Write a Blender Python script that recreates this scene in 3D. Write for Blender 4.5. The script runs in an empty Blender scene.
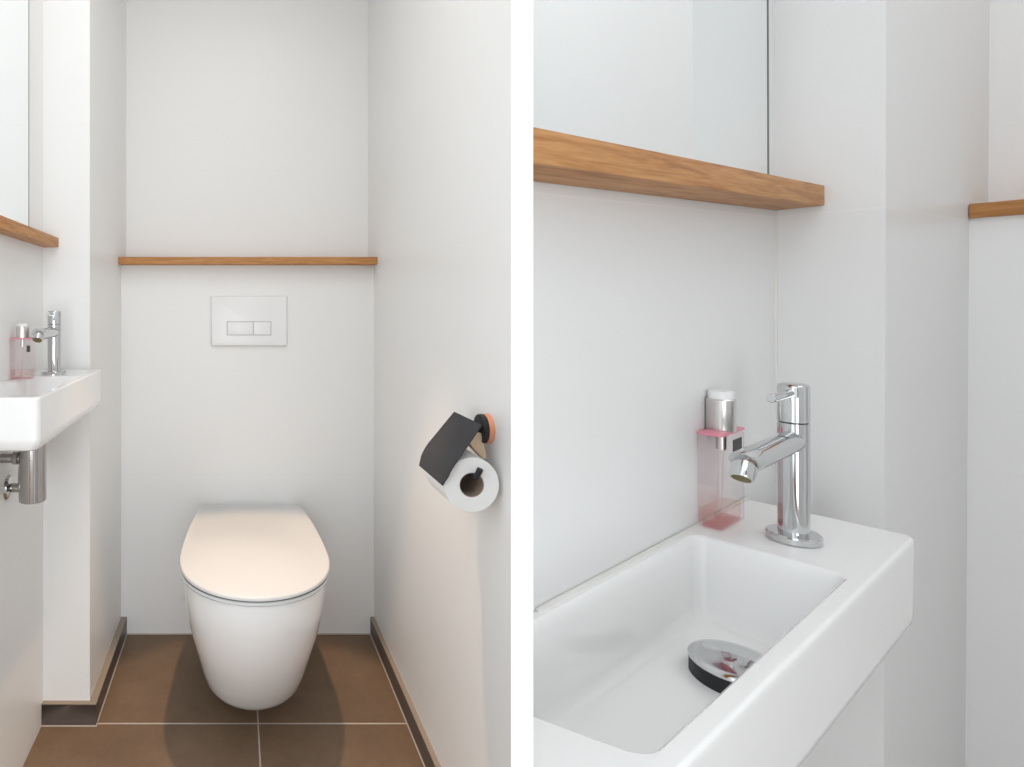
import bpy, bmesh, math
from mathutils import Vector, Matrix

scene = bpy.context.scene
COL = scene.collection
PI = math.pi

# ------------------------------------------------------------------ materials
def new_mat(name):
    m = bpy.data.materials.new(name); m.use_nodes = True
    nt = m.node_tree
    return m, nt, nt.nodes['Principled BSDF']

def plain(name, col, rough=.4, metal=0., spec=.5, coat=0., trans=0., ior=1.45):
    m, nt, b = new_mat(name)
    b.inputs['Base Color'].default_value = (*col, 1)
    b.inputs['Roughness'].default_value = rough
    b.inputs['Metallic'].default_value = metal
    b.inputs['Specular IOR Level'].default_value = spec
    b.inputs['Coat Weight'].default_value = coat
    b.inputs['Coat Roughness'].default_value = .05
    b.inputs['Transmission Weight'].default_value = trans
    b.inputs['IOR'].default_value = ior
    return m

def node(nt, t, **kw):
    n = nt.nodes.new(t)
    for k, v in kw.items(): setattr(n, k, v)
    return n

def math_node(nt, op, a, b=None, c=None):
    n = node(nt, 'ShaderNodeMath', operation=op)
    for i, x in enumerate((a, b, c)):
        if x is None: continue
        if isinstance(x, (int, float)): n.inputs[i].default_value = x
        else: nt.links.new(x, n.inputs[i])
    return n.outputs[0]

def grid_line(nt, coord, period, offset, width):
    """1 on a joint line of the given width every period along coord"""
    s = math_node(nt, 'SUBTRACT', coord, offset)
    s = math_node(nt, 'DIVIDE', s, period)
    s = math_node(nt, 'FRACT', math_node(nt, 'ADD', s, 100.5))
    s = math_node(nt, 'ABSOLUTE', math_node(nt, 'SUBTRACT', s, .5))
    s = math_node(nt, 'MULTIPLY', s, period)
    return math_node(nt, 'LESS_THAN', s, width / 2)

def wall_tile(name, col, joint, zoff, rough=.35, period=.335):
    """large white wall tiles: faint horizontal joints and a very slight cloudiness"""
    m, nt, b = new_mat(name)
    tc = node(nt, 'ShaderNodeTexCoord'); sx = node(nt, 'ShaderNodeSeparateXYZ')
    nt.links.new(tc.outputs['Object'], sx.inputs[0])
    ln = grid_line(nt, sx.outputs['Z'], period, zoff, .0016)
    nz = node(nt, 'ShaderNodeTexNoise'); nz.inputs['Scale'].default_value = 3.0
    nt.links.new(tc.outputs['Object'], nz.inputs['Vector'])
    cl = node(nt, 'ShaderNodeMix', data_type='RGBA')
    cl.inputs['A'].default_value = (*[c * .985 for c in col], 1); cl.inputs['B'].default_value = (*col, 1)
    nt.links.new(nz.outputs['Fac'], cl.inputs['Factor'])
    mx = node(nt, 'ShaderNodeMix', data_type='RGBA')
    nt.links.new(ln, mx.inputs['Factor']); nt.links.new(cl.outputs['Result'], mx.inputs['A'])
    mx.inputs['B'].default_value = (*joint, 1)
    nt.links.new(mx.outputs['Result'], b.inputs['Base Color'])
    b.inputs['Roughness'].default_value = rough
    b.inputs['Specular IOR Level'].default_value = .35
    return m

def oak(name, axis, lo, mid, hi):
    """oiled oak, the grain running along local axis 0/1/2"""
    m, nt, b = new_mat(name)
    tc = node(nt, 'ShaderNodeTexCoord'); mp = node(nt, 'ShaderNodeMapping')
    sc = [95., 95., 95.]; sc[axis] = 5.5
    mp.inputs['Scale'].default_value = sc
    nt.links.new(tc.outputs['Object'], mp.inputs['Vector'])
    n1 = node(nt, 'ShaderNodeTexNoise'); n1.inputs['Scale'].default_value = 1.6
    n1.inputs['Detail'].default_value = 6; n1.inputs['Distortion'].default_value = 1.2
    nt.links.new(mp.outputs['Vector'], n1.inputs['Vector'])
    mp2 = node(nt, 'ShaderNodeMapping'); sc2 = [700., 700., 700.]; sc2[axis] = 45.
    mp2.inputs['Scale'].default_value = sc2
    nt.links.new(tc.outputs['Object'], mp2.inputs['Vector'])
    n2 = node(nt, 'ShaderNodeTexNoise'); n2.inputs['Scale'].default_value = 1.; n2.inputs['Detail'].default_value = 3
    nt.links.new(mp2.outputs['Vector'], n2.inputs['Vector'])
    f = math_node(nt, 'ADD', math_node(nt, 'MULTIPLY', n1.outputs['Fac'], .75), math_node(nt, 'MULTIPLY', n2.outputs['Fac'], .25))
    cr = node(nt, 'ShaderNodeValToRGB')
    e = cr.color_ramp.elements
    e[0].position = .34; e[0].color = (*lo, 1)
    e[1].position = .66; e[1].color = (*hi, 1)
    x = e.new(.5); x.color = (*mid, 1)
    nt.links.new(f, cr.inputs['Fac']); nt.links.new(cr.outputs['Color'], b.inputs['Base Color'])
    bp = node(nt, 'ShaderNodeBump'); bp.inputs['Strength'].default_value = .08; bp.inputs['Distance'].default_value = .001
    nt.links.new(n2.outputs['Fac'], bp.inputs['Height']); nt.links.new(bp.outputs['Normal'], b.inputs['Normal'])
    b.inputs['Roughness'].default_value = .5; b.inputs['Specular IOR Level'].default_value = .3
    return m

def floor_tile(name):
    """60 cm taupe floor tiles with pale grout and mottled clouds"""
    m, nt, b = new_mat(name)
    tc = node(nt, 'ShaderNodeTexCoord'); sx = node(nt, 'ShaderNodeSeparateXYZ')
    nt.links.new(tc.outputs['Object'], sx.inputs[0])
    g = math_node(nt, 'MAXIMUM', grid_line(nt, sx.outputs['X'], .6, .056, .0036), grid_line(nt, sx.outputs['Y'], .6, 1.5235, .0045))
    n1 = node(nt, 'ShaderNodeTexNoise'); n1.inputs['Scale'].default_value = 5.; n1.inputs['Detail'].default_value = 5; n1.inputs['Roughness'].default_value = .6
    n2 = node(nt, 'ShaderNodeTexNoise'); n2.inputs['Scale'].default_value = 60.; n2.inputs['Detail'].default_value = 3
    for n in (n1, n2): nt.links.new(tc.outputs['Object'], n.inputs['Vector'])
    f = math_node(nt, 'ADD', math_node(nt, 'MULTIPLY', n1.outputs['Fac'], .8), math_node(nt, 'MULTIPLY', n2.outputs['Fac'], .2))
    cr = node(nt, 'ShaderNodeValToRGB')
    e = cr.color_ramp.elements
    e[0].position = .3; e[0].color = (*FLOOR_LO, 1)
    e[1].position = .7; e[1].color = (*FLOOR_HI, 1)
    nt.links.new(f, cr.inputs['Fac'])
    mx = node(nt, 'ShaderNodeMix', data_type='RGBA')
    nt.links.new(g, mx.inputs['Factor']); nt.links.new(cr.outputs['Color'], mx.inputs['A'])
    mx.inputs['B'].default_value = (.55, .50, .45, 1)
    nt.links.new(mx.outputs['Result'], b.inputs['Base Color'])
    b.inputs['Roughness'].default_value = .55; b.inputs['Specular IOR Level'].default_value = .25
    return m

def tinted_clear(name, tint, gloss=.08):
    """thin clear plastic: tinted see-through with a little shine"""
    m, nt, b = new_mat(name)
    nt.nodes.remove(b)
    tr = node(nt, 'ShaderNodeBsdfTransparent'); tr.inputs['Color'].default_value = (*tint, 1)
    gl = node(nt, 'ShaderNodeBsdfGlossy'); gl.inputs['Roughness'].default_value = .08
    lw = node(nt, 'ShaderNodeLayerWeight'); lw.inputs['Blend'].default_value = .25
    f = math_node(nt, 'ADD', math_node(nt, 'MULTIPLY', lw.outputs['Fresnel'], .22), gloss * .25)
    mx = node(nt, 'ShaderNodeMixShader')
    nt.links.new(f, mx.inputs[0]); nt.links.new(tr.outputs[0], mx.inputs[1]); nt.links.new(gl.outputs[0], mx.inputs[2])
    nt.links.new(mx.outputs[0], nt.nodes['Material Output'].inputs['Surface'])
    return m

FLOOR_LO = (.152, .102, .067); FLOOR_HI = (.224, .152, .100)
M = {}
M['dark_reflection'] = plain('dark_reflection_panel', (.05, .045, .042), .5)  # for the added panel that darkens the chrome reflections
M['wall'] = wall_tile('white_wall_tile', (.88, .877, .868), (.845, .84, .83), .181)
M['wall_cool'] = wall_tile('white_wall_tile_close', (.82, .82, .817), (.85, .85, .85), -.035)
M['wall_rear'] = wall_tile('white_wall_tile_rear_lit', (.95, .95, .95), (.97, .97, .97), -.035)  # same tile painted whiter to make up for weak light on the rear walls
M['plaster'] = plain('white_plaster', (.80, .797, .79), .6, spec=.3)
M['panel'] = plain('white_lacquer_panel', (.93, .93, .93), .5, spec=.3)
M['ceiling'] = plain('ceiling_white', (.86, .86, .85), .8)
M['floor'] = floor_tile('taupe_floor_tile')
M['base_dark'] = plain('skirting_tile', (.115, .092, .080), .45)
M['base_edge'] = plain('skirting_cut_edge', (.31, .255, .205), .6)
M['grout'] = plain('grout', (.55, .50, .45), .8)
OAK = ((.35, .142, .044), (.50, .236, .083), (.60, .318, .128))
M['oak_y'] = oak('oak_grain_along_wall', 1, *OAK)
M['oak_x'] = oak('oak_grain_across', 0, *OAK)
M['ceramic'] = plain('glazed_ceramic', (.93, .93, .925), .12, spec=.5, coat=.3)
M['seat'] = plain('white_seat_plastic', (.70, .705, .71), .32, spec=.5)
M['gap'] = plain('dark_gap_shade', (.10, .10, .10), .7)  # dark colour stands in for shade between bowl, seat and lid
M['plate'] = plain('gloss_white_plate', (.88, .88, .88), .25, spec=.5)
M['plate_gap'] = plain('plate_gap', (.22, .22, .22), .6)
M['chrome'] = plain('chrome', (.64, .65, .66), .06, metal=1.)
M['brushed'] = plain('brushed_steel', (.70, .68, .66), .28, metal=1.)
M['dark_metal'] = plain('dark_chrome', (.42, .40, .38), .14, metal=1.)
M['trap'] = plain('grey_chrome', (.46, .45, .44), .14, metal=1.)
M['black'] = plain('black_powder_coat', (.028, .028, .030), .5, spec=.35)
M['charcoal'] = plain('charcoal_powder_coat', (.040, .040, .045), .6, spec=.3)
M['copper'] = plain('copper_rubber', (.80, .34, .20), .5, spec=.3)
M['tan'] = plain('tan_warm_light', (.86, .64, .45), .6)  # tan stands in for warm light beside the roll
M['paper'] = plain('tissue_paper', (.92, .92, .91), .9, spec=.1)
M['card'] = plain('cardboard_core', (.34, .26, .21), .9, spec=.1)
M['mirror'] = plain('mirror_silver', (.93, .955, .955), .01, metal=1.)
M['mirror_edge'] = plain('mirror_glass_edge', (.10, .12, .10), .3)
M['silicone'] = plain('silicone_sealant', (.80, .79, .76), .5)
M['clear'] = tinted_clear('pink_clear_plastic', (.99, .958, .963))
M['liquid'] = tinted_clear('pink_soap', (.995, .93, .91), .1)
M['pink'] = plain('pink_collar', (.82, .30, .38), .4)
M['pink_clear'] = tinted_clear('pink_bottle_base', (.985, .85, .865), .1)
M['white_plastic'] = plain('white_plastic', (.86, .86, .855), .35)
M['tube'] = tinted_clear('clear_tube', (.95, .93, .93), .1)
M['label'] = plain('dark_label', (.05, .045, .045), .5)
M['brass'] = plain('aerator_mesh', (.20, .17, .06), .5, metal=.6)

# ------------------------------------------------------------------ mesh helpers
def finish(name, bm, mat, parent=None, mx=None, sharp=38, kind=None, mats=None):
    bmesh.ops.remove_doubles(bm, verts=bm.verts, dist=1e-6)
    bmesh.ops.recalc_face_normals(bm, faces=bm.faces)
    lim = math.radians(sharp)
    for f in bm.faces: f.smooth = True
    for e in bm.edges:
        e.smooth = not (len(e.link_faces) == 2 and e.calc_face_angle(0) > lim)
    me = bpy.data.meshes.new(name); bm.to_mesh(me); bm.free()
    for m in (mats or [mat]): me.materials.append(m)
    o = bpy.data.objects.new(name, me); COL.objects.link(o)
    if parent is not None: o.parent = parent
    if mx is not None: o.matrix_world = mx
    if kind: o['kind'] = kind
    return o

def box(bm, a, b, bevel=0., seg=2, mi=0):
    x0, y0, z0 = a; x1, y1, z1 = b
    vs = [bm.verts.new(p) for p in ((x0,y0,z0),(x1,y0,z0),(x1,y1,z0),(x0,y1,z0),(x0,y0,z1),(x1,y0,z1),(x1,y1,z1),(x0,y1,z1))]
    fs = [bm.faces.new([vs[i] for i in q]) for q in ((0,3,2,1),(4,5,6,7),(0,1,5,4),(1,2,6,5),(2,3,7,6),(3,0,4,7))]
    for f in fs: f.material_index = mi
    if bevel:
        es = {e for f in fs for e in f.edges}
        bmesh.ops.bevel(bm, geom=list(es), offset=bevel, segments=seg, profile=.6, affect='EDGES')
    return fs

def frame_of(d):
    d = Vector(d).normalized()
    h = Vector((0, 0, 1)) if abs(d.z) < .9 else Vector((1, 0, 0))
    a = d.cross(h).normalized(); b = d.cross(a).normalized()
    return d, a, b

def loft(bm, rings, cap0=True, cap1=True, mi=0):
    vr = [[bm.verts.new(p) for p in r] for r in rings]
    n = len(vr[0])
    for i in range(len(vr) - 1):
        for j in range(n):
            f = bm.faces.new((vr[i][j], vr[i][(j+1) % n], vr[i+1][(j+1) % n], vr[i+1][j])); f.material_index = mi
    if cap0: bm.faces.new(vr[0][::-1]).material_index = mi
    if cap1: bm.faces.new(vr[-1]).material_index = mi
    return vr

def lathe(bm, p0, d, prof, n=48, cap0=True, cap1=True, mi=0):
    """prof = [(radius, distance along d)]"""
    d, a, b = frame_of(d); p0 = Vector(p0)
    rings = [[p0 + d*h + (a*math.cos(t) + b*math.sin(t))*r for t in [2*PI*k/n for k in range(n)]] for r, h in prof]
    return loft(bm, rings, cap0, cap1, mi)

def rod(bm, p, q, r, n=32, bev=None, mi=0):
    p = Vector(p); q = Vector(q); L = (q-p).length; c = bev if bev is not None else r*.12
    lathe(bm, p, q-p, [(r-c, 0), (r, c), (r, L-c), (r-c, L)], n, mi=mi)

def tube(bm, pts, r, n=16, mi=0):
    """a bent tube through the points"""
    pts = [Vector(p) for p in pts]; rings = []; a = None
    for i, p in enumerate(pts):
        t = (pts[min(i+1, len(pts)-1)] - pts[max(i-1, 0)]).normalized()
        if a is None: _, a, _ = frame_of(t)
        a = (a - t*a.dot(t)).normalized(); b = t.cross(a)
        rings.append([p + (a*math.cos(w) + b*math.sin(w))*r for w in [2*PI*k/n for k in range(n)]])
    loft(bm, rings, mi=mi)

def smooth_path(pts, n=8, rad=.3):
    """round the corners of a polyline with quadratic arcs"""
    pts = [Vector(p) for p in pts]; out = [pts[0]]
    for i in range(1, len(pts)-1):
        a, b, c = pts[i-1], pts[i], pts[i+1]
        k = min(rad, .45*(a-b).length, .45*(c-b).length)
        s = b + (a-b).normalized()*k; e = b + (c-b).normalized()*k
        for j in range(n+1):
            t = j/n; out.append(s*(1-t)**2 + b*2*t*(1-t) + e*t*t)
    out.append(pts[-1])
    return out

def rrect(x0, x1, y0, y1, r, z, n=8):
    """rounded rectangle ring, r one radius or four (x0y0, x1y0, x1y1, x0y1)"""
    rs = r if isinstance(r, (tuple, list)) else (r,)*4
    cs = ((x0+rs[0], y0+rs[0], PI, rs[0]), (x1-rs[1], y0+rs[1], 1.5*PI, rs[1]), (x1-rs[2], y1-rs[2], 0, rs[2]), (x0+rs[3], y1-rs[3], .5*PI, rs[3]))
    out = []
    for cx, cy, a0, q in cs:
        for k in range(n+1):
            t = a0 + .5*PI*k/n
            out.append(Vector((cx + q*math.cos(t), cy + q*math.sin(t), z)))
    return out

def thing(name, label, cat, mx, group=None):
    o = bpy.data.objects.new(name, None); COL.objects.link(o)
    o.empty_display_size = .05
    o.matrix_world = mx
    o['label'] = label; o['category'] = cat
    if group: o['group'] = group
    return o

def struct(name, boxes, mat, mx=None, bevel=0.):
    bm = bmesh.new()
    for a, b in boxes: box(bm, a, b, bevel)
    return finish(name, bm, mat, mx=mx, kind='structure')

T = lambda x, y, z: Matrix.Translation((x, y, z))

# ------------------------------------------------------------------ camera: shift lens, level, at counter height
CAM_Z = 1.055
cd = bpy.data.cameras.new('camera'); cam = bpy.data.objects.new('camera', cd); COL.objects.link(cam)
cam.location = (0, 0, CAM_Z); cam.rotation_euler = (PI/2, 0, 0)
cd.sensor_width = 36; cd.sensor_fit = 'HORIZONTAL'; cd.lens = 36*600/1024
cd.shift_x = .2695; cd.shift_y = -.0737; cd.clip_start = .02
scene.camera = cam

# ------------------------------------------------------------------ cloakroom with the toilet: shell
XL, XP, XR = -.491, -.372, .447          # side wall, pillar face, opposite side wall
YB, YU = 1.942, 2.03                     # boxed-in lower back wall, upper back wall
PY = 1.527                               # front of the pillar
HT = 2.30
struct('floor', [((-1.6, -2.2, -.05), (2.4, 2.4, 0))], M['floor'])
struct('wall_left', [((XL-.1, .85, 0), (XL, 2.2, HT))], M['wall'])
struct('wall_pillar', [((XL, PY, 0), (XP, YU+.1, HT))], M['wall'])
struct('wall_right', [((XR, .93, 0), (XR+.06, YU+.1, HT))], M['wall'])
struct('wall_back_lower', [((XP, YB, 0), (XR, YU, 1.193))], M['wall'])
struct('wall_back_upper', [((XP, YU, 0), (XR, YU+.1, HT))], M['wall'])
struct('ceiling', [((XL-.1, .75, HT), (XR+.06, YU+.1, HT+.05))], M['ceiling'])

def skirting(name, a, b):
    """dark tile strip with its pale cut edge on top and a grout bead at the foot"""
    bm = bmesh.new()
    box(bm, a, (b[0], b[1], b[2]-.003)); box(bm, (a[0], a[1], b[2]-.003), b, mi=1)
    g = .0022
    box(bm, (a[0]-g, a[1]-g, 0), (b[0]+g, b[1]+g, .0022), mi=2)
    return finish(name, bm, None, mats=[M['base_dark'], M['base_edge'], M['grout']], kind='structure')
skirting('baseboard_right', (XR-.0125, .95, 0), (XR, YB, .056))
skirting('baseboard_pillar_side', (XP, PY+.0002, 0), (XP+.0185, YB, .056))
skirting('baseboard_pillar_front', (XL, PY-.013, 0), (XP+.0185, PY, .056))
bm = bmesh.new()
box(bm, (XP+.0185, YB-.004, 0), (XR-.0125, YB, .003))
finish('trim_1', bm, M['grout'], kind='structure')

# oak board on the boxed-in wall
t = thing('wooden_ledge', 'narrow oak ledge board across the back wall above the flush plate', 'ledge', T(0, 0, 1.193))
bm = bmesh.new(); box(bm, (XP+.0005, 1.894, 0), (XR-.0005, YU, .0235), .0015)
finish('board', bm, M['oak_x'], t)

# ------------------------------------------------------------------ flush plate
t = thing('flush_plate', 'white dual flush plate on the back wall above the toilet', 'flush plate', T(.042, YB, 1.013))
bm = bmesh.new()
def plate_ring(ins, y, r=.003):
    return [Vector((p.x, y, p.y)) for p in rrect(-.1235+ins, .1235-ins, -.081+ins, .081-ins, r, 0, 4)]
loft(bm, [plate_ring(0, 0), plate_ring(0, -.006), plate_ring(.0035, -.0105), plate_ring(.012, -.012)])
pl = finish('plate', bm, M['plate'], t)
bm = bmesh.new(); box(bm, (-.0712, -.0124, -.0455), (.0712, -.0118, -.0015))
finish('button_recess', bm, M['plate_gap'], t)
for x0, x1 in ((-.0698, .0134), (.0148, .0698)):
    bm = bmesh.new(); box(bm, (x0, -.0130, -.0440), (x1, -.0115, -.0028), .0005)
    finish('flush_button', bm, M['plate'], t)

# ------------------------------------------------------------------ toilet
TX = .0455
t = thing('toilet', 'white wall-hung toilet with closed D-shaped lid on the brown tile floor', 'toilet', T(TX, YB, 0))
def dring(L, w0, wm, wmax, z, back=0., pf=2.4, s0=.6, n=26, cr=.007):
    """D-shaped outline: half width w0 at the back, wmax at s0, rounded front at -L"""
    def h(s):
        if s <= s0:
            a = s/s0
            return w0*(1-a)*(1-2*a) + 4*wm*a*(1-a) + wmax*a*(2*a-1)
        return wmax*max(0., 1-((s-s0)/(1-s0))**pf)**(1/2.0)
    pts = []
    ss = [s0*k/12 for k in range(13)]
    side = [(h(s), -back-(L-back)*s) for s in ss]
    side[0] = (w0-cr, -back)
    side.insert(1, (w0-cr*.3, -back-cr*.3)); side.insert(2, (h(cr/L), -back-cr))
    front = []
    for k in range(1, n):
        a = .5*PI*k/n
        s = s0+(1-s0)*math.sin(a)**(2/pf*1.0)
        front.append((wmax*math.cos(a), -back-(L-back)*s))
    half = side + front
    ring = [Vector((x, y, z)) for x, y in half] + [Vector((0, -L, z))] + [Vector((-x, y, z)) for x, y in half[::-1]]
    return ring
# bowl
bm = bmesh.new()
secs = [  # z, length, half width back, mid, max, front power
    (.416, .660, .138, .171, .1815, 2.3), (.406, .662, .139, .172, .1825, 2.3), (.34, .652, .138, .170, .178, 2.3), (.27, .624, .134, .163, .167, 2.35),
    (.20, .582, .128, .151, .152, 2.4), (.14, .535, .122, .141, .141, 2.6), (.095, .499, .115, .131, .130, 2.9), (.074, .477, .109, .122, .120, 3.0), (.062, .462, .101, .112, .109, 3.0), (.058, .43, .088, .095, .088, 3.0)]
loft(bm, [dring(L, a, b, c, z, 0., pf) for z, L, a, b, c, pf in secs][::-1])
finish('bowl', bm, M['ceramic'], t, sharp=50)
# seat, lid
def slab(name, z0, z1, L, w0, wm, wx, back, mat, e=.004):
    bm = bmesh.new()
    f = lambda ins, z: dring(L-ins, w0-ins, wm-ins, wx-ins, z, back+ins*.4)
    loft(bm, [f(e*.8, z0), f(0, z0+e*.5), f(0, z1-e), f(e*.35, z1-e*.35), f(e, z1)])
    return finish(name, bm, mat, t, sharp=50)
slab('seat_gap_shade', .4155, .4205, .6575, .150, .1715, .180, .12, M['gap'], .0005)  # dark slabs paint the shade in the gaps under seat and lid
slab('seat', .4193, .4272, .667, .155, .1765, .185, .072, M['seat'], .003)
slab('lid_gap_shade', .4268, .4312, .6625, .150, .1725, .181, .12, M['gap'], .0005)
slab('lid', .4304, .4405, .669, .155, .1765, .185, .068, M['seat'], .0035)
bm = bmesh.new()
bm.free()
for s in (-1, 1):
    bm = bmesh.new(); rod(bm, (s*.075-.022, -.075, .425), (s*.075+.022, -.075, .425), .011)
    finish('hinge', bm, M['seat'], t)

# ------------------------------------------------------------------ toilet roll holder and roll
HY, HZ = 1.06, .842
t = thing('toilet_roll_holder', 'black toilet roll holder with a bent charcoal cover flap, on the side wall', 'toilet roll holder', T(XR, HY, HZ))
bm = bmesh.new(); lathe(bm, (0, 0, 0), (-1, 0, 0), [(.0252, 0), (.0262, .001), (.0262, .008), (.0255, .009)])
finish('wall_ring', bm, M['copper'], t)['label'] = 'copper coloured ring against the wall'
bm = bmesh.new(); lathe(bm, (-.009, 0, 0), (-1, 0, 0), [(.0250, 0), (.0256, .001), (.0256, .0075), (.0245, .009)])
finish('mount_disc', bm, M['black'], t)
bm = bmesh.new()
cx, cz = .393-XR, .760-HZ
tube(bm, smooth_path([(-.016, 0, 0), (-.040, 0, -.004), (-.046, .06, -.012), (-.050, .068, -.030), (cx+.004, .066, cz+.0138), (cx+.004, -.068, cz+.0138), (cx+.009, -.0725, cz+.030)], 8, .012), .0050)
finish('hook_bar', bm, M['black'], t)
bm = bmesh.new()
ap = [(.400, .830), (.428, .836), (.438, .794), (.433, .791), (.415, .809)]  # tan wedge shaped as the warm light patch between disc and roll
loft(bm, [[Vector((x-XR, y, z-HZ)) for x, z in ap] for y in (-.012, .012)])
finish('warm_patch', bm, M['tan'], t)['label'] = 'tan patch of warm light between disc and roll'
# flap: a bent sheet, straight down from the mount and curving over the roll
prof = smooth_path([(.4085-XR, .861-HZ), (.3605-XR, .7995-HZ), (.3445-XR, .760-HZ)] and [Vector((.4085-XR, .861-HZ, 0)), Vector((.3545-XR, .7895-HZ, 0)), Vector((.3425-XR, .7600-HZ, 0))], 14, .03)
bm = bmesh.new()
n = len(prof); th = .0016; rings = []
cum = [0.]
for i in range(1, n): cum.append(cum[-1] + (prof[i]-prof[i-1]).length)
y0, y1, cr = .99-HY, 1.132-HY, .008
for i, p in enumerate(prof):
    tg = (prof[min(i+1, n-1)] - prof[max(i-1, 0)]).normalized(); nr = Vector((-tg.y, tg.x, 0))
    e = min(cum[i], cum[-1]-cum[i]); ins = cr - math.sqrt(max(0, cr*cr - (cr-e)**2)) if e < cr else 0
    q = p + nr*th
    rings.append([Vector((p.x, y0+ins, p.y)), Vector((p.x, y1-ins, p.y)), Vector((q.x, y1-ins, q.y)), Vector((q.x, y0+ins, q.y))])
loft(bm, rings)
finish('cover_flap', bm, M['charcoal'], t, sharp=30)

t = thing('toilet_roll', 'white toilet paper roll hanging under the charcoal flap', 'toilet roll', T(.393, 1.0, .760))
bm = bmesh.new()
lathe(bm, (0, 0, 0), (0, 1, 0), [(.0206, 0), (.0450, 0), (.0458, .001), (.0458, .101), (.0450, .102), (.0206, .102), (.0206, 0)], 64, False, False)
finish('paper', bm, M['paper'], t)
bm = bmesh.new()
lathe(bm, (0, .0005, 0), (0, 1, 0), [(.0194, 0), (.0206, 0), (.0206, .101), (.0194, .101), (.0194, 0)], 48, False, False)
finish('core', bm, M['card'], t)
# ------------------------------------------------------------------ shared builders: u along the wall, v out from it, w up -> local (u, -v, w)
def L(u, v, w): return Vector((u, -v, w))

def basin(root, u0, u1, depth, h, bu0, bu1, bv0, bv1, floor_w, rim_r, cut=None, drain=None, slope=.03, skew=0.):
    """rectangular basin with a tap deck at its far end; u0 near end, u1 far end"""
    bm = bmesh.new()
    def ring(i, w, r=None, bot=0):
        q = rim_r if r is None else r
        rr = (max(.002, q), max(.002, q), .004, .004)
        return [Vector((p.x, p.y, w)) for p in rrect(u0+i+bot, u1-i-bot, -depth+i+bot, -.0005, rr, 0, 8)]
    def inner(a0, a1, b0, b1, r, w):
        return [Vector((p.x, p.y, w)) for p in rrect(a0, a1, -b1, -b0, r, 0, 8)] if not skew else [Vector((p.x - skew*(p.y+b1)*max(0., min(1., (a0+.06-p.x)/.06)), p.y, w)) for p in rrect(a0, a1, -b1, -b0, r, 0, 8)]
    br = .009
    rings = [ring(0, -h, rim_r, .012), ring(0, -h+.004, rim_r, .006), ring(0, -h+.016, rim_r, .001), ring(0, -h+.022, rim_r, .0005), ring(0, -.009), ring(0, -.0065), ring(0, -.0028), ring(.0005, -.0012, rim_r), ring(.0015, -.0003, rim_r-.001), ring(.0026, 0, rim_r-.002)]
    dv = .015
    rings += [inner(bu0-.003, bu1+.003, bv0-.002, bv1+.002, br+.002, 0), inner(bu0, bu1, bv0, bv1, br, -.002), inner(bu0+.003, bu1-.003, bv0+.0015, bv1-.0015, br, -.008),
              inner(bu0+.02, bu1-slope*.75, bv0+.009, bv1-.006, br*.95, floor_w+.010), inner(bu0+.026, bu1-slope*.85, bv0+.012, bv1-.009, br*.85, floor_w+.003),
              inner(bu0+.038, bu1-slope, bv0+.018, bv1-.015, br*.7, floor_w)]
    loft(bm, rings)
    if cut:
        co, no = cut
        bmesh.ops.remove_doubles(bm, verts=bm.verts, dist=1e-6)
        r = bmesh.ops.bisect_plane(bm, geom=bm.verts[:]+bm.edges[:]+bm.faces[:], plane_co=co, plane_no=no, clear_outer=True)
        es = [e for e in r['geom_cut'] if isinstance(e, bmesh.types.BMEdge)]
        bmesh.ops.contextual_create(bm, geom=es)
    o = finish('basin', bm, M['ceramic'], root, sharp=42)
    wn = o.modifiers.new('weighted', 'WEIGHTED_NORMAL'); wn.keep_sharp = True; wn.weight = 80
    if drain:
        du, dv_, rad, rise = drain
        bm = bmesh.new()
        lathe(bm, L(du, dv_, floor_w-.001), (0, 0, 1), [(rad*1.0, 0), (rad*1.0, rise*.7), (rad*.97, rise*.74)])
        rg = finish('drain_ring', bm, M['black'], root); rg['label'] = 'black ring of the waste plug'
        bm = bmesh.new()
        lathe(bm, L(du, dv_, floor_w-.001+rise*.72), (0, 0, 1), [(rad*.99, 0), (rad*1.02, .001), (rad*1.02, .0022), (rad*.97, .0036), (rad*.80, .0046), (rad*.70, .0044), (rad*.45, .0062), (rad*.15, .0070), (.0004, .0071)])
        finish('drain_cap', bm, M['chrome'], root)['label'] = 'chrome cap of the waste plug'
    return o

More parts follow.
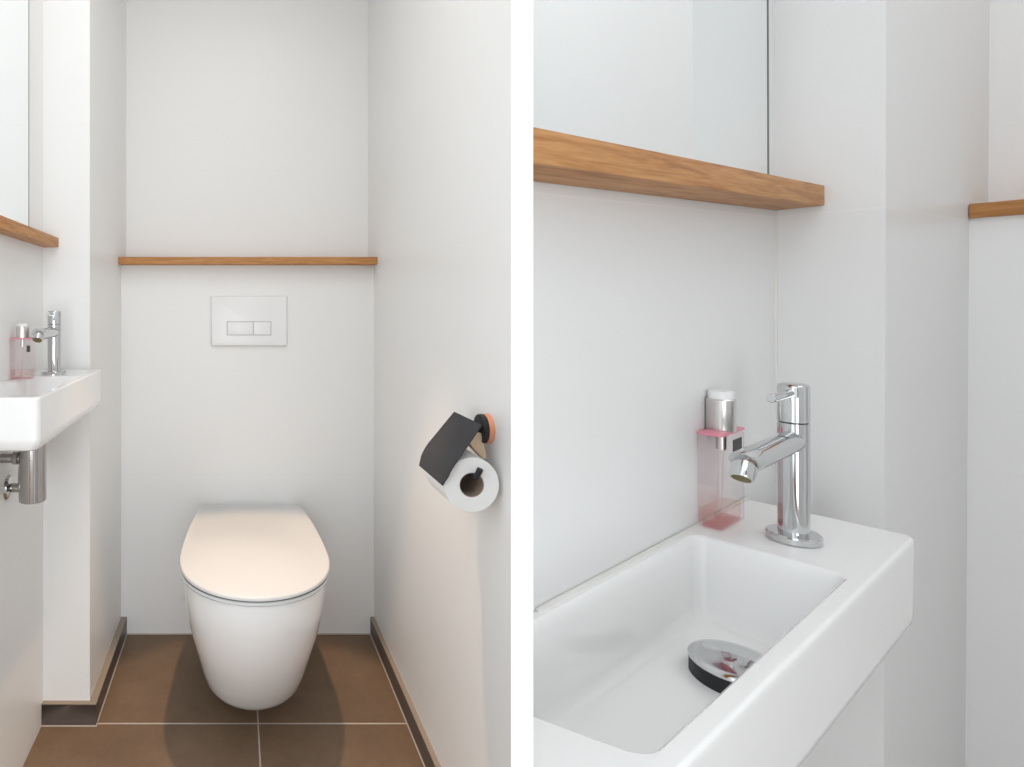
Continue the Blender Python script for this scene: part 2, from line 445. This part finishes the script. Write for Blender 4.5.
def faucet(root, rb, rbase, height, joint, zspout, reach, rsp, pin):
    """pillar tap: round foot, straight body, head with pin lever, straight spout along -u with a slanted mouth"""
    bm = bmesh.new()
    lathe(bm, (0, 0, 0), (0, 0, 1), [(rbase-.0008, 0), (rbase, .0008), (rbase, .0055), (rbase-.0012, .0068), (rb+.0005, .0074)])
    finish('foot', bm, M['chrome'], root)
    bm = bmesh.new()
    lathe(bm, (0, 0, .006), (0, 0, 1), [(rb, 0), (rb, joint-.0065), (rb-.0008, joint-.006)])
    finish('body', bm, M['chrome'], root)
    bm = bmesh.new()
    lathe(bm, (0, 0, joint+.0004), (0, 0, 1), [(rb-.0008, 0), (rb, .0008), (rb, height-joint-.0025), (rb-.0010, height-joint-.0008), (rb-.0030, height-joint)])
    finish('head', bm, M['chrome'], root)
    bm = bmesh.new(); rod(bm, (-rb*.7, 0, height-.0072), (-pin, 0, height-.0064), .0036, 20, .0006)
    finish('lever_pin', bm, M['chrome'], root)
    # spout: a straight pipe whose end is cut on a slant
    bm = bmesh.new(); n = 40
    def cr(x, slant, r): return [Vector((x - slant*math.sin(a), r*math.cos(a), zspout + r*math.sin(a))) for a in [2*PI*k/n for k in range(n)]]
    loft(bm, [cr(rb*.2, 0, rsp), cr(-reach+.028, 0, rsp), cr(-reach+.0105, rsp*.75, rsp), cr(-reach+.0095, rsp*.78, rsp*.95), cr(-reach+.0095, rsp*.70, rsp*.80)])
    sp = finish('spout', bm, M['chrome'], root, sharp=35)
    bm = bmesh.new()
    p = Vector((-reach+.0130, 0, zspout-.0015)); d = Vector((-.60, 0, -.80))
    lathe(bm, p, d, [(rsp*.86, 0), (rsp*.86, .0120), (rsp*.80, .0130), (rsp*.70, .0130)])
    ar = finish('aerator', bm, M['chrome'], sp)
    bm = bmesh.new(); lathe(bm, p + d.normalized()*.0123, d, [(rsp*.70, 0), (rsp*.66, .0008)])
    finish('aerator_mesh', bm, M['brass'], sp)['label'] = 'dull brass aerator mesh'

def soap(root, wu, wv, hb, rc, hc, cap, liq, label_face):
    """square clear bottle with soap at the bottom, pink shoulder, steel pump collar and white cap; base centre at the origin"""
    a, b = wu/2, wv/2
    bm = bmesh.new()
    R = lambda i, z, r=.004: [Vector((p.x, p.y, z)) for p in rrect(-a+i, a-i, -b+i, b-i, r, 0, 5)]
    loft(bm, [R(.0015, .0005), R(0, .002), R(0, hb-.003), R(.001, hb-.001), R(.003, hb, .003)])
    finish('bottle', bm, M['clear'], root)
    bm = bmesh.new(); loft(bm, [R(.0025, .003, .003), R(.0025, liq, .003)])
    finish('soap', bm, M['liquid'], root)['label'] = 'pink liquid soap left in the bottom'
    bm = bmesh.new(); loft(bm, [R(.0030, .0012, .003), R(.0024, .0022, .003), R(.0035, .0030, .003)])
    finish('bottle_base', bm, M['pink_clear'], root)['label'] = 'pink tinted bottle base'
    bm = bmesh.new(); loft(bm, [R(.003, hb-.001, .004), R(-.0006, hb+.0002, .004), R(-.0002, hb+.0016, .004), R(.004, hb+.0024, .004)])
    finish('shoulder', bm, M['pink'], root)['label'] = 'dark pink bottle shoulder'
    bm = bmesh.new(); lathe(bm, (0, 0, hb+.001), (0, 0, 1), [(rc-.0004, 0), (rc, .0005), (rc, hc-.0008), (rc-.0008, hc)])
    finish('pump_collar', bm, M['brushed'], root)
    bm = bmesh.new(); lathe(bm, (0, 0, hb+hc), (0, 0, 1), [(rc*.86, 0), (rc*.86, cap-.001), (rc*.80, cap)])
    finish('pump_cap', bm, M['white_plastic'], root)
    bm = bmesh.new(); lathe(bm, (0, 0, hb-.017), (0, 0, 1), [(.0042, 0), (.0042, .016)], 24)
    pn = finish('pump_neck', bm, M['brushed'], root)
    bm = bmesh.new(); tube(bm, smooth_path([(0, 0, hb-.016), (-.001, 0, hb*.5), (-.008, .001, .006)], 8, .02), .0022, 12)
    finish('dip_tube', bm, M['tube'], pn)
    bm = bmesh.new()
    if label_face == 'u':     # on the face towards -u, at the outer upper corner
        box(bm, (-a-.0004, -b+.001, hb-.028), (-a, -b+.0085, hb-.014))
    else:                      # on the face towards the room, at the upper corner
        box(bm, (a-.030, -b-.0004, hb-.020), (a-.010, -b, hb-.006))
    finish('label', bm, M['label'], root)['label'] = 'small dark label'

def shelf(root, u0, u1, dep, h, mat, cut=None):
    bm = bmesh.new(); box(bm, (u0, -dep, 0), (u1, -.0005, h), .0016)
    if cut:
        r = bmesh.ops.bisect_plane(bm, geom=bm.verts[:]+bm.edges[:]+bm.faces[:], plane_co=cut[0], plane_no=cut[1], clear_outer=True)
        bmesh.ops.contextual_create(bm, geom=[e for e in r['geom_cut'] if isinstance(e, bmesh.types.BMEdge)])
    return finish('board', bm, mat, root)

def mirror(root, u0, u1, h, cut=None):
    bm = bmesh.new(); box(bm, (u0, -.0045, 0), (u1, -.0006, h))
    if cut:
        r = bmesh.ops.bisect_plane(bm, geom=bm.verts[:]+bm.edges[:]+bm.faces[:], plane_co=cut[0], plane_no=cut[1], clear_outer=True)
        bmesh.ops.contextual_create(bm, geom=[e for e in r['geom_cut'] if isinstance(e, bmesh.types.BMEdge)])
    bm.faces.ensure_lookup_table()
    for f in bm.faces: f.material_index = 0 if f.normal.y < -.9 else 1
    bmesh.ops.recalc_face_normals(bm, faces=bm.faces)
    for f in bm.faces: f.material_index = 0 if f.normal.y < -.9 else 1
    bb = bmesh.new(); box(bb, (u1-.0028, -.0049, 0), (u1+.0002, -.0006, h))
    finish('mirror_edge', bb, M['mirror_edge'], root)['label'] = 'dark edge of the mirror'
    return finish('mirror_glass', bm, None, root, mats=[M['mirror'], M['mirror_edge']])

# ------------------------------------------------------------------ washbasin side of the toilet cloakroom
RZ = Matrix.Rotation(PI/2, 4, 'Z')
A0 = T(XL, PY, .90) @ RZ                     # u = +Y, v = +X, origin in the corner at rim height
def atA(u, v, w): return A0 @ Matrix.Translation(L(u, v, w))
t = thing('hand_basin', 'small white ceramic hand basin on the wall beside the toilet, bottle trap below', 'basin', A0)
basin(t, -.492, -.006, .151, .095, -.46, -.165, .016, .137, -.060, .012, drain=(-.28, .075, .029, .012))
t = thing('basin_tap', 'small chrome pillar tap on the basin beside the toilet', 'tap', atA(-.117, .064, 0))
faucet(t, .0152, .028, .148, .117, .098, .126, .0128, .056)
t = thing('soap_dispenser', 'pink soap pump bottle on the wall side of the small basin near the toilet', 'soap dispenser', atA(-.215, .0245, 0))
soap(t, .034, .046, .088, .0135, .026, .007, .021, 'u')
t = thing('mirror_shelf', 'oak shelf board above the small basin beside the toilet', 'shelf', atA(0, 0, .309))
shelf(t, -.62, -.0005, .040, .0245, M['oak_x'])
t = thing('wall_mirror', 'frameless mirror on the side wall beside the toilet, only its edge strip showing', 'mirror', atA(0, 0, .334))
mirror(t, -.62, -.117, .95)

# bottle trap under the basin
t = thing('bottle_trap', 'chrome bottle trap under the small hand basin', 'bottle trap', T(-.4235, 1.25, .654))
bm = bmesh.new()
lathe(bm, (0, 0, 0), (0, 0, 1), [(.0255, 0), (.0275, .0015), (.0275, .144), (.025, .146)], 56)
finish('trap_body', bm, M['trap'], t)
bm = bmesh.new(); lathe(bm, (0, 0, .146), (0, 0, 1), [(.016, -.003), (.016, .005)], 32)
finish('tail_pipe', bm, M['chrome'], t)
bm = bmesh.new(); rod(bm, (-.025, 0, .088), (-.0665, 0, .088), .0095)
op = finish('outlet_pipe', bm, M['dark_metal'], t)
bm = bmesh.new(); lathe(bm, (-.0285, 0, .088), (-1, 0, 0), [(.011, 0), (.0135, .002), (.0135, .011), (.011, .013)], 8)
finish('outlet_nut', bm, M['dark_metal'], op)
t = thing('angle_valve', 'chrome angle valve with round rosette on the wall behind the bottle trap', 'valve', T(XL, 1.292, .668))
bm = bmesh.new(); lathe(bm, (0, 0, 0), (1, 0, 0), [(.027, 0), (.0275, .001), (.024, .006), (.012, .009)], 40)
finish('rosette', bm, M['chrome'], t)
bm = bmesh.new(); lathe(bm, (.005, 0, 0), (1, 0, 0), [(.0095, 0), (.0095, .020), (.012, .021), (.012, .034), (.010, .036)], 24)
finish('valve_body', bm, M['dark_metal'], t)
bm = bmesh.new(); tube(bm, smooth_path([(.026, 0, .008), (.026, 0, .045), (.040, -.012, .085), (.05, -.004, .1375)], 8, .02), .0045)
finish('supply_hose', bm, M['chrome'], t)

# ------------------------------------------------------------------ the second cloakroom, seen close up past the thin partition
U = Vector((.84699, .52992, .04239)); W = Vector((-.03056, -.03108, .99905))
U.normalize(); W = (W - U*W.dot(U)).normalized(); Yb = W.cross(U)      # local x = u, y = into the mirror wall, z = up
O = Vector((.61143, .68, .85667))
B0 = Matrix(((U.x, Yb.x, W.x, O.x), (U.y, Yb.y, W.y, O.y), (U.z, Yb.z, W.z, O.z), (0, 0, 0, 1)))
def atB(u, v, w): return B0 @ Matrix.Translation(L(u, v, w))
H0, H1 = -.90, 1.35
# thin partition between the two rooms
P0 = Vector((.1146, .25)); P1 = Vector((.1238, .25))
dl = Vector((282, 600)).normalized(); dr = Vector((291, 600)).normalized()
q0 = P0 + dl*.24; q1 = P1 + dr*.24
bm = bmesh.new()
loft(bm, [[Vector((p.x, p.y, z)) for p in (P0, P1, q1, q0)] for z in (0, HT)])
finish('wall_partition', bm, M['panel'], kind='structure')
cut_w = (Vector((P1.x, P1.y, .85)), Vector((-dr.y, dr.x, 0)))           # keep what lies on the second room's side
B0i = B0.inverted(); R3 = B0i.to_3x3()
def cutB(w=0.):
    m = (B0 @ T(0, 0, w)).inverted()
    return (m @ cut_w[0], (m.to_3x3() @ cut_w[1]).normalized())
PV = .0855
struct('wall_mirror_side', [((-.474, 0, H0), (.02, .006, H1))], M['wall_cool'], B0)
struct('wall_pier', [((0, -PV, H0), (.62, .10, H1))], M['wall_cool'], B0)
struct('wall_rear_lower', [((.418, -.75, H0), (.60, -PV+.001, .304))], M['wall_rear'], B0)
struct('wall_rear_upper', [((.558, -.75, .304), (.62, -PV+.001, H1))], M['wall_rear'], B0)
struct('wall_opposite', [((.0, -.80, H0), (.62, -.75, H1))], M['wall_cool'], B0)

bm = bmesh.new(); box(bm, (-.0024, -.0024, .002), (.0015, .0015, .3070), .0008)
finish('trim_2', bm, M['silicone'], None, B0, kind='structure')
t = thing('hand_basin', 'white ceramic basin seen close up with a chrome waste plug in its bowl', 'basin', B0)
basin(t, -.625, -.083, .1205, .0925, -.547, -.226, .0085, .1078, -.064, .008, cut=cutB(), drain=(-.329, .0705, .0275, .0165), slope=.032, skew=.38)
bm = bmesh.new(); box(bm, (-.468, -.003, -.003), (-.086, -.0004, .0026), .0010)
finish('sealant_bead', bm, M['silicone'], t)['label'] = 'white sealant bead along the wall'
t = thing('basin_tap', 'tall chrome pillar tap standing on the close-up basin', 'tap', atB(-.1745, .0625, .0003))
faucet(t, .0110, .0192, .139, .1055, .0890, .121, .0096, .052)
t = thing('soap_dispenser', 'pink soap pump bottle beside the tall tap on the close-up basin', 'soap dispenser', atB(-.1790, .0112, 0))
soap(t, .053, .0205, .0885, .0116, .031, .008, .018, 'v')
t = thing('mirror_shelf', 'long oak shelf board under the big mirror above the close-up basin', 'shelf', atB(0, 0, .3075))
shelf(t, -.62, -.0005, .0412, .0215, M['oak_x'], cut=cutB(.3075))
t = thing('wall_mirror', 'big frameless mirror standing on the long oak shelf', 'mirror', atB(0, 0, .3295))
mirror(t, -.62, -.033, .72, cut=cutB(.3295))
t = thing('wooden_ledge', 'short end of an oak ledge on the rear wall beside the white pier', 'ledge', atB(.418, PV, .304))
bm = bmesh.new(); box(bm, (-.008, -.40, 0), (.14, -.0006, .0195), .0015)
finish('board', bm, M['oak_y'], t)

# ------------------------------------------------------------------ hallway behind the camera
struct('wall_hall', [((-1.6, -2.2, 0), (-.25, -2.1, 2.5)), ((.65, -2.2, 0), (2.4, -2.1, 2.5)), ((-.25, -2.2, 2.1), (.65, -2.1, 2.5))], M['plaster'])
struct('wall_light_blocker', [((.32, -.50, 0), (2.4, -.42, 2.5))], M['plaster'])  # unseen wall added to keep the hall fill off the second room
struct('ceiling_sky_blocker', [((.30, -.42, 2.22), (2.0, 1.3, 2.27))], M['ceiling'])  # unseen ceiling added to block sky light over the second room
struct('reflection_panel_1', [((-.25, -2.17, 0), (.65, -2.13, 2.1))], M['dark_reflection'])  # unseen dark panel added for dark streaks in the chrome
# ------------------------------------------------------------------ light
w = bpy.data.worlds.new('daylight'); scene.world = w; w.use_nodes = True
nt = w.node_tree; bg = nt.nodes['Background']
bg.inputs['Color'].default_value = (.92, .965, 1., 1); bg.inputs['Strength'].default_value = 1.6

def spot(name, loc, energy, col, ang, blend, rad):
    l = bpy.data.lights.new(name, 'SPOT'); l.energy = energy; l.color = col
    l.spot_size = math.radians(ang); l.spot_blend = blend; l.shadow_soft_size = rad
    o = bpy.data.objects.new(name, l); COL.objects.link(o); o.location = loc
    return o
spot('ceiling_spotlight', (TX, 1.30, 2.25), 72, (1., .67, .40), 34, .3, .025)

def area(name, loc, rot, sx, sy, energy, col):
    l = bpy.data.lights.new(name, 'AREA'); l.shape = 'RECTANGLE'; l.size = sx; l.size_y = sy; l.energy = energy; l.color = col
    o = bpy.data.objects.new(name, l); COL.objects.link(o); o.location = loc; o.rotation_euler = rot
    return o
area('fill_light', (.04, 1.0, HT-.01), (0, 0, 0), .6, .5, 3.2, (1, .97, .93))  # added fill light to even out the toilet room walls

c = B0 @ Vector((.10, -.56, 1.26))
area('washroom_fill_light', c, (0, 0, 0), .4, .4, 1.7, (1, .985, .965))  # added fill light to brighten the second room's rear wall and pier

area('hall_fill_light', (.10, -1.8, .75), (PI/2, 0, 0), 1.2, 1.3, 25, (.93, .97, 1.))  # unseen fill light added behind the camera to brighten the toilet front

scene.cycles.transparent_max_bounces = 32
vs = scene.view_settings
vs.view_transform = 'Standard'; vs.look = 'None'; vs.gamma = 1; vs.exposure = .16; vs.use_curve_mapping = False
